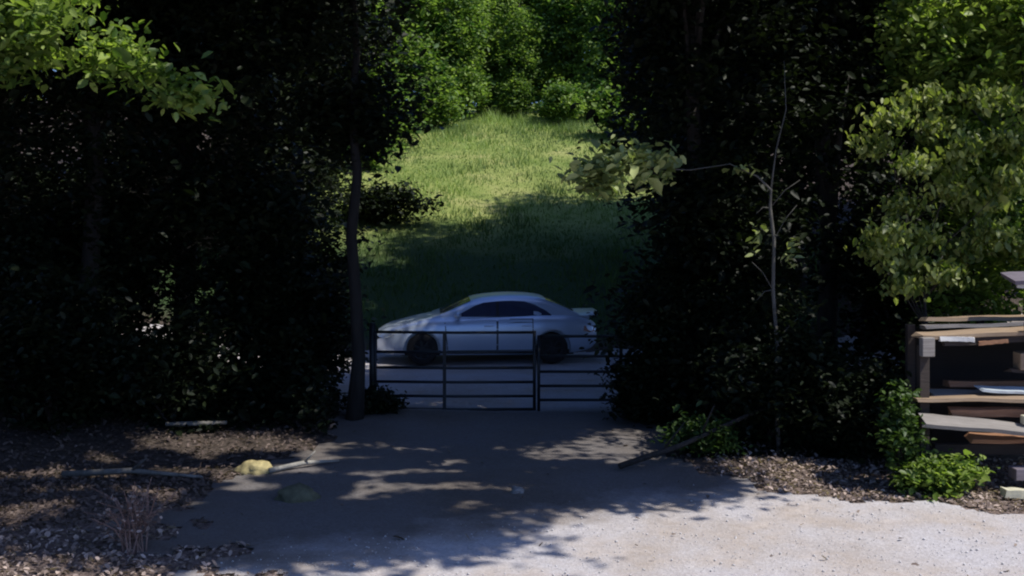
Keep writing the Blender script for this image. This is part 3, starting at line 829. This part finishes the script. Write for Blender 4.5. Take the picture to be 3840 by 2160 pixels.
def side_y(s, z):
    pr = sect(s)[1:9]
    for (a, b) in zip(pr, pr[1:]):
        if a[1] <= z <= b[1]:
            u = (z - a[1]) / max(1e-6, b[1] - a[1]); return a[0] + (b[0] - a[0]) * u
    return pr[-1][0]

ROOF = [(1.14, .965), (1.45, 1.095), (1.75, 1.235), (1.98, 1.325), (2.2, 1.368), (2.5, 1.395), (2.8, 1.405), (3.1, 1.395), (3.4, 1.36), (3.65, 1.275), (3.9, 1.165), (4.1, 1.07), (4.28, .985)]
GW = [(1.14, .78), (1.6, .80), (2.5, .81), (3.4, .80), (3.9, .75), (4.28, .68)]
ZB = 0.955
TUM = 0.42
def gh_y(s, z):
    return spl(GW, s) - (z - ZB) * TUM

car = empty('parked_car', (0, 0, 0), 'silver-blue car with a rear spoiler parked side-on beyond the gate', 'car')
def cl(s, y, z): return Vector((s - LEN / 2, y, z))    # nose at -X

# body shell with wheel arches cut out
ss = list(np.concatenate([[0, .03, .07, .13, .2], np.arange(.3, 4.3, .1), [4.3, 4.38, 4.45, 4.5, 4.54, 4.58]]))
vs = []; fs = []
rowsn = None
for s in ss:
    pr = sect(s)
    ring = [cl(s, y, z) for (y, z) in pr] + [cl(s, -y, z) for (y, z) in reversed(pr[1:-1])]
    rowsn = len(ring); vs += [tuple(q) for q in ring]
for i in range(len(ss) - 1):
    for k in range(rowsn):
        fs.append((i * rowsn + k, i * rowsn + (k + 1) % rowsn, (i + 1) * rowsn + (k + 1) % rowsn, (i + 1) * rowsn + k))
fs.append(tuple(reversed(range(rowsn)))); fs.append(tuple(range((len(ss) - 1) * rowsn, len(ss) * rowsn)))
me = bpy.data.meshes.new('body'); me.from_pydata(vs, [], fs)
bm = bmesh.new(); bm.from_mesh(me); bmesh.ops.recalc_face_normals(bm, faces=bm.faces); bm.to_mesh(me); bm.free()
body = link_mesh('body', me, M['paint'], None)
cut = bpy.data.meshes.new('cut'); bm = bmesh.new()
WF, WR, RAD = 0.93, 3.63, 0.325
for sW in (WF, WR):
    for sg in (-1, 1):
        mtx = Matrix.Translation(cl(sW, sg * .80, .33)) @ Matrix.Rotation(PI / 2, 4, 'X')
        bmesh.ops.create_cone(bm, cap_ends=True, segments=36, radius1=.385, radius2=.385, depth=.42, matrix=mtx)
bm.to_mesh(cut); bm.free()
cut.materials.append(M['black'])
cuto = link_mesh('cut', cut, None)
md = body.modifiers.new('b', 'BOOLEAN'); md.operation = 'DIFFERENCE'; md.solver = 'EXACT'; md.object = cuto
dg = bpy.context.evaluated_depsgraph_get()
nm = bpy.data.meshes.new_from_object(body.evaluated_get(dg))
body.modifiers.clear(); body.data = nm
bpy.data.objects.remove(cuto)
nm.polygons.foreach_set('use_smooth', [True] * len(nm.polygons))
nm.set_sharp_from_angle(angle=R(38))
body.parent = car

# cabin / roof shell
vs = []; fs = []
sg_ = list(np.arange(1.14, 4.281, .1))
for s in sg_:
    zr = spl(ROOF, s)
    hgt = max(.012, zr - ZB)
    pr = []
    for u in (0, .2, .45, .7, .86):
        z = ZB - .02 + (hgt + .0) * u; pr.append((gh_y(s, max(z, ZB)), z))
    ye = gh_y(s, ZB + hgt * .9)
    pr += [(ye - .035 - .02, ZB + hgt * .94), (ye - .12, ZB + hgt * .985), (ye * .5, ZB + hgt + .012), (0, ZB + hgt + .018)]
    ring = [cl(s, y, z) for y, z in pr] + [cl(s, -y, z) for y, z in reversed(pr[:-1])]
    nr_ = len(ring); vs += [tuple(q) for q in ring]
for i in range(len(sg_) - 1):
    for k in range(nr_ - 1):
        fs.append((i * nr_ + k, i * nr_ + k + 1, (i + 1) * nr_ + k + 1, (i + 1) * nr_ + k))
me = bpy.data.meshes.new('roof'); me.from_pydata(vs, [], fs)
bm = bmesh.new(); bm.from_mesh(me); bmesh.ops.recalc_face_normals(bm, faces=bm.faces); bm.to_mesh(me); bm.free()
me.polygons.foreach_set('use_smooth', [True] * len(me.polygons))
link_mesh('roof', me, M['paint'], car)

# side windows
def side_patch(name, poly, mat, parent, yfun, off, sgn):
    vs = [cl(s, sgn * (yfun(s, z) + off), z) for s, z in poly]
    vs2 = [cl(s, sgn * (yfun(s, z) - .01), z) for s, z in poly]
    n_ = len(poly)
    mb = MB(); mb.add(vs + vs2, [tuple(range(n_))] + [(i, (i + 1) % n_, n_ + (i + 1) % n_, n_ + i) for i in range(n_)])
    return mb.build(name, mat, parent)
for sgn in (-1, 1):
    side_patch('side_window', [(1.60, .985), (1.72, 1.05), (2.02, 1.205), (2.2, 1.265), (2.46, 1.29), (2.46, .985)], M['glass'], car, gh_y, .012, sgn)
    side_patch('door_pillar', [(2.44, .985), (2.44, 1.288), (2.54, 1.295), (2.54, .985)], M['black'], car, gh_y, .010, sgn)
    side_patch('side_window', [(2.52, .985), (2.52, 1.295), (2.8, 1.302), (3.06, 1.285), (3.28, 1.22), (3.50, 1.10), (3.62, 1.01), (3.60, .985)], M['glass'], car, gh_y, .012, sgn)
def top_patch(name, s0, s1, inset, mat):
    G = []
    for s in np.linspace(s0, s1, 9):
        zr = spl(ROOF, s); hgt = zr - ZB; row = []
        hw = gh_y(s, ZB + hgt * .9) - inset
        for u in np.linspace(-1, 1, 9):
            row.append(cl(s, u * hw, ZB + hgt + .024 - .03 * u * u))
        G.append(row)
    return grid_mesh(name, G, mat, car)
top_patch('windshield', 1.30, 1.93, .06, M['glass'])
top_patch('rear_window', 3.52, 4.12, .07, M['glass'])

# doors with handles
for sgn in (-1, 1):
    for (da, db, hs) in ((1.40, 2.46, 2.30), (2.50, 3.21, 3.08)):
        def panel(name, z0, z1, a_, b_, off, mat_, par_):
            G = []
            for z in np.linspace(z0, z1, 9):
                row = []
                for q_ in np.linspace(0, 1, 11):
                    s2 = a_ + (b_ - a_) * q_ + (0.10 * (.935 - z) * (1 - q_) if da < 2 else 0)
                    row.append(cl(s2, sgn * (side_y(s2, z) + off), z))
                G.append(row)
            return grid_mesh(name, G, mat_, par_)
        d_ = panel('door', .30, .93, da, db, .005, M['paint'], car)
        panel('door_gap', .285, .945, da - .018, db + .018, .0025, M['black'], d_)
        mb = MB(); mb.box(cl(hs, sgn * (side_y(hs, .80) + .022), .80), (.19, .025, .03)); mb.build('handle', M['paint'], d_, bevel=.006)
    mb = MB(); mb.tube([cl(1.3, sgn * (side_y(1.3, .27) - .01), .235), cl(3.2, sgn * (side_y(3.2, .27) - .01), .235)], .035, 8); mb.build('side_skirt', M['paint'], car, smooth=True)
    mb = MB()
    q = cl(1.66, sgn * .93, 1.02)
    mb.tube([cl(1.68, sgn * .80, .975), q], .02, 6)
    bm = bmesh.new(); bmesh.ops.create_uvsphere(bm, u_segments=12, v_segments=8, radius=1)
    mb.add([Vector((v.co.x * .075, v.co.y * .11, v.co.z * .075)) + q for v in bm.verts], [tuple(v.index for v in f.verts) for f in bm.faces]); bm.free()
    mb.build('mirror', M['paint'], car, smooth=True)
    # lamps
    side_patch('headlight', [(.055, .53), (.06, .62), (.2, .70), (.42, .735), (.36, .64), (.2, .56)], M['lamp'], car, side_y, .012, sgn)
    side_patch('tail_light', [(4.28, .68), (4.30, .78), (4.46, .78), (4.53, .74), (4.53, .65), (4.42, .64)], M['redlamp'], car, side_y, .012, sgn)

# nose and tail details
def nose_patch(name, z0, z1, hw, mat, x_off=-.012):
    mb = MB(); G = []
    for z in np.linspace(z0, z1, 4):
        G.append([cl(.0 + .10 * abs(u) ** 2.4 * 1.0, u * hw, z) + Vector((x_off, 0, 0)) for u in np.linspace(-1, 1, 11)])
    return grid_mesh(name, G, mat, car)
# front bumper bar, grille, intake
def bumper(name, zc, hgt, dep, hw, front, mat):
    mb = MB(); G = []
    n_ = 17
    outer = []
    for u in np.linspace(-1, 1, n_):
        sx_ = .36 * abs(u) ** 3.2
        outer.append((sx_, u * hw))
    prof = [(-.0, -hgt / 2), (-dep * .8, -hgt * .42), (-dep, 0), (-dep * .75, hgt * .42), (0, hgt / 2)]
    for (o, z) in prof:
        row = []
        for (sx_, y) in outer:
            s_ = (sx_ + .02 + o) if front else (LEN - sx_ * .8 - .02 - o)
            row.append(cl(s_, y, zc + z))
        G.append(row)
    return grid_mesh(name, G, mat, car)
bumper('front_bumper', .50, .12, .05, .80, True, M['paint'])
bumper('grille', .595, .09, .012, .42, True, M['black'])
bumper('air_intake', .375, .13, .02, .74, True, M['black'])
bumper('front_lip', .265, .10, .045, .78, True, M['paint'])
bumper('rear_bumper', .50, .26, .05, .80, False, M['paint'])
mb = MB(); mb.box(cl(LEN + .052, 0, .60), (.012, .30, .15)); mb.build('plate_holder', M['black'], car)

# rear spoiler
G = []
prof = [(4.16, 1.005), (4.22, 1.035), (4.40, 1.04), (4.65, 1.045), (4.61, .995), (4.55, .97), (4.32, .97), (4.16, 1.005)]
for u in np.linspace(-1, 1, 9):
    k_ = abs(u) ** 4
    G.append([cl(s - .05 * k_, u * .70, z - .05 * k_ * (1 if i in (1, 2, 3) else .3)) for i, (s, z) in enumerate(prof)])
sp = grid_mesh('spoiler', G, M['paint'], car)
mb = MB(); mb.add(G[0][:-1], [tuple(range(7))]); mb.build('end_cap', M['paint'], sp)
mb = MB(); mb.add(G[-1][:-1], [tuple(range(7))]); mb.build('end_cap', M['paint'], sp)
for sg in (-1, 1):
    mb = MB(); mb.box(cl(4.36, sg * .55, .935), (.16, .03, .10)); mb.build('mount', M['paint'], sp)

# underside
mb = MB(); mb.box(cl(2.3, 0, .22), (3.6, 1.3, .10)); mb.build('underbody', M['black'], car)

def wheel(sW, sgn):
    o = bpy.data.objects.new('wheel', None); COL.objects.link(o); o.parent = car
    o.location = cl(sW, sgn * .79, RAD)
    prof = [(-.10, .20), (-.105, .29), (-.085, .318), (-.04, RAD), (.04, RAD), (.085, .318), (.105, .29), (.10, .20)]
    G = [[Vector((r_ * math.cos(t_), y, r_ * math.sin(t_))) for (y, r_) in prof] for t_ in np.linspace(0, 2 * PI, 33)]
    grid_mesh('tyre', G, M['tyre'], o)
    mb = MB()
    n_ = 32
    ring0 = [Vector((.205 * math.cos(2 * PI * k / n_), sgn * .085, .205 * math.sin(2 * PI * k / n_))) for k in range(n_)]
    ring1 = [Vector((.180 * math.cos(2 * PI * k / n_), sgn * .075, .180 * math.sin(2 * PI * k / n_))) for k in range(n_)]
    ring2 = [Vector((.175 * math.cos(2 * PI * k / n_), sgn * -.02, .175 * math.sin(2 * PI * k / n_))) for k in range(n_)]
    mb.add(ring0 + ring1 + ring2, [(i * n_ + k, i * n_ + (k + 1) % n_, (i + 1) * n_ + (k + 1) % n_, (i + 1) * n_ + k) for i in range(2) for k in range(n_)])
    for k in range(7):
        t_ = 2 * PI * k / 7
        rot = Matrix.Rotation(-t_, 3, 'Y')
        mb.box(rot @ Vector((.095, sgn * .07, 0)), (.19, .03, .036), rot)
    mb.tube([(0, sgn * .04, 0), (0, sgn * .092, 0)], .045, 14)
    mb.build('rim', M['rim'], o)
    mb = MB(); mb.tube([(0, sgn * -.03, 0), (0, sgn * .0, 0)], .15, 20); mb.build('brake_disc', M['black'], o)
    mb = MB(); mb.tube([(0, -.02, 0), (0, -.09, 0)] if sgn > 0 else [(0, .02, 0), (0, .09, 0)], .19, 20); mb.build('hub', M['black'], o)
for sW in (WF, WR):
    for sgn in (-1, 1): wheel(sW, sgn)

car.location = (-0.56, 23.62, 0.02)
car.rotation_euler = (0, 0, R(4.5))

# ------------------------------------------------------------------ lumber rack and boards
M['w_grey'] = wood('wood_grey', (0.20, 0.18, 0.16), (0.42, 0.385, 0.35))
M['w_tan'] = wood('wood_tan', (0.27, 0.18, 0.11), (0.52, 0.39, 0.26))
M['w_brown'] = wood('wood_brown', (0.24, 0.11, 0.055), (0.46, 0.25, 0.14))
M['w_red'] = wood('wood_red', (0.10, 0.035, 0.03), (0.24, 0.10, 0.08))
M['w_dark'] = wood('wood_dark', (0.03, 0.022, 0.018), (0.07, 0.052, 0.042))
M['w_shade'] = wood('rack_shade', (0.006, 0.005, 0.0045), (0.016, 0.013, 0.011))
M['w_white'] = wood('wood_white', (0.66, 0.65, 0.62), (0.84, 0.83, 0.80))
M['w_blue'] = wood('wood_blue', (0.50, 0.58, 0.62), (0.68, 0.75, 0.78))
M['w_yellow'] = wood('wood_yellow', (0.62, 0.58, 0.40), (0.82, 0.78, 0.58))
M['w_violet'] = wood('wood_violet', (0.13, 0.11, 0.135), (0.26, 0.225, 0.26))

def rough_plank(d, seed, warp=1.0):
    rg = np.random.default_rng(seed)
    L_, W_, T_ = d
    n_ = 14
    ph = rg.uniform(0, 6, 4)
    mb = MB(); vs = []
    for i in range(n_ + 1):
        u = i / n_ - .5
        bow = warp * (.012 * math.sin(u * 3.1 + ph[0]) + .004 * math.sin(u * 17 + ph[1])) * min(1, L_)
        sk = warp * .008 * math.sin(u * 5 + ph[2])
        tw = warp * .10 * math.sin(u * 2.4 + ph[3])
        wv = 1 + rg.normal(0, .025)
        for (sy_, sz_) in ((-1, -1), (1, -1), (1, 1), (-1, 1)):
            e = rg.uniform(-.03, .03) * min(1, L_) if i in (0, n_) else 0
            y_ = sy_ * W_ / 2 * wv; z_ = sz_ * T_ / 2 * (1 + rg.normal(0, .06))
            vs.append((u * L_ + e, y_ * math.cos(tw) - z_ * math.sin(tw) + sk, z_ * math.cos(tw) + y_ * math.sin(tw) + bow))
    fs = [(3, 2, 1, 0), tuple(n_ * 4 + k for k in range(4))]
    for i in range(n_):
        for k in range(4):
            fs.append((i * 4 + k, i * 4 + (k + 1) % 4, (i + 1) * 4 + (k + 1) % 4, (i + 1) * 4 + k))
    mb.add(vs, fs)
    return mb
rack = empty('lumber_rack', (6.2, 13.2, 0), 'weathered two-tier rack holding old boards at the right edge', 'rack')
RS = [7]
def rp(name, mat, c, d, rz=0.0, ry=0.0):
    RS[0] += 1
    if 'plank' in name or 'edge' in name:
        o = rough_plank(d, RS[0], 1.3).build(name, M[mat], rack)
    else:
        mb = MB(); mb.box((0, 0, 0), d); o = mb.build(name, M[mat], rack, bevel=.006, seg=1)
    o.location = Vector(c) - rack.location; o.rotation_euler = (0, ry, rz)
    return o
rp('post', 'w_dark', (4.82, 12.90, 0.84), (.12, .09, 1.66), .1)
rp('post_block', 'w_grey', (4.83, 12.80, 1.66), (.15, .09, .22), .1)
rp('post', 'w_dark', (5.05, 13.95, 0.9), (.10, .09, 1.80))
rp('post', 'w_dark', (7.5, 13.0, 0.95), (.10, .09, 1.90))
rp('post', 'w_dark', (7.5, 13.95, 0.95), (.10, .09, 1.90))
rp('shelf_plank', 'w_tan', (6.1, 12.98, 1.85), (2.65, .24, .045), .015, -0.055)
rp('shelf_plank', 'w_grey', (6.35, 13.28, 1.90), (2.75, .26, .045), -.03, -0.045)
rp('shelf_plank', 'w_tan', (6.30, 13.62, 1.93), (2.45, .25, .045), .02, -0.03)
rp('shelf_plank', 'w_red', (6.95, 12.83, 1.91), (1.95, .10, .07), .0, -0.03)
rp('shelf_light_stop', 'w_shade', (6.35, 13.46, 1.79), (2.4, 1.08, .03), 0, -0.04)  # added dark sheet that stops sun leaking between the shelf planks
rp('shelf_edge', 'w_dark', (6.35, 12.90, 1.755), (2.6, .05, .09), 0, -0.05)
rp('lower_plank', 'w_tan', (5.98, 12.88, 1.035), (2.6, .26, .04), .02, -.004)
rp('lower_plank', 'w_grey', (6.3, 13.22, 1.03), (2.5, .28, .04), -.03)
rp('lower_plank', 'w_brown', (6.3, 13.58, 1.02), (2.45, .28, .04), .01)
rp('shade_backing', 'w_shade', (6.3, 14.02, 0.95), (2.45, .03, 1.6))  # black sheet standing in for the shade inside the rack
rp('cross_beam', 'w_dark', (6.25, 13.05, 0.42), (2.5, .09, .12))

BS = [40]
def board(label, mat, c, d, rz=0.0, ry=0.0, rx=0.0, name='plank', cat='plank'):
    BS[0] += 1
    if name == 'plank':
        o = rough_plank(d, BS[0]).build(name, M[mat], None)
    else:
        mb = MB(); mb.box((0, 0, 0), d); o = mb.build(name, M[mat], None, bevel=.006, seg=1)
    o.location = c; o.rotation_euler = (rx, ry, rz)
    return tag(o, label, cat)
board('white board propped at the very top right above the rack', 'w_white', (6.75, 13.2, 2.37), (1.4, .05, .085), 0.0, 0.0)
board('grey-violet plank lying over the white board at the top right', 'w_violet', (6.75, 13.25, 2.50), (1.6, .34, .05), 0.02, -0.10, 0.25)
board('stub of dark wood standing on the rack under the white board', 'w_dark', (6.7, 13.22, 2.105), (.35, .25, .43), name='wood_block', cat='block')
board('long white strip tucked under the upper shelf at its left end', 'w_white', (5.19, 12.84, 1.745), (.40, .03, .055), 0, .04)
board('short white strip under the upper shelf at the right edge of the picture', 'w_white', (6.2, 12.84, 1.73), (.42, .03, .05))
board('pinkish brown plank end jutting from under the upper shelf', 'w_brown', (5.62, 12.86, 1.71), (.34, .05, .045), 0, -.06)
board('pale blue-white board lying on top of the lower shelf boards', 'w_blue', (6.2, 13.05, 1.115), (1.35, .22, .03), 0.05, 0.03, 0.10)
board('orange brown plank sandwiched below the lower shelf', 'w_brown', (6.0, 12.86, 0.88), (1.75, .10, .085), 0, 0.0, 0.2)
board('long grey plank slanting along the front of the rack below the lower shelf', 'w_grey', (5.72, 12.62, 0.74), (2.0, .24, .045), -.05, .085, 0.32)
board('small beige block between the two planks at the front of the rack', 'w_yellow', (5.93, 12.66, 0.84), (.12, .10, .10), name='wood_block', cat='block')
board('beige box standing on the lower shelf at the right edge of the picture', 'w_tan', (6.12, 13.1, 1.46), (.22, .2, .20), name='wood_box', cat='box')
board('crossbar of scrap wood that carries the beige box', 'w_dark', (6.3, 13.1, 1.335), (.8, .16, .04), name='plank', cat='plank')
board('rusty brown plank lying back on the lower shelf behind the blue-white board', 'w_brown', (6.35, 13.5, 1.12), (2.1, .22, .07), .04, .02)
board('warm brown plank leaning under the long grey plank at the front of the rack', 'w_brown', (6.15, 12.8, 0.585), (1.7, .16, .05), .03, .03, .3)
board('violet-grey block on the ground under the rack', 'w_violet', (5.98, 12.6, 0.24), (.5, .2, .13), name='wood_block', cat='block')
board('pale yellow board lying on the leaf litter at the foot of the rack', 'w_yellow', (5.9, 12.35, 0.07), (.75, .16, .09), -.05, .03)
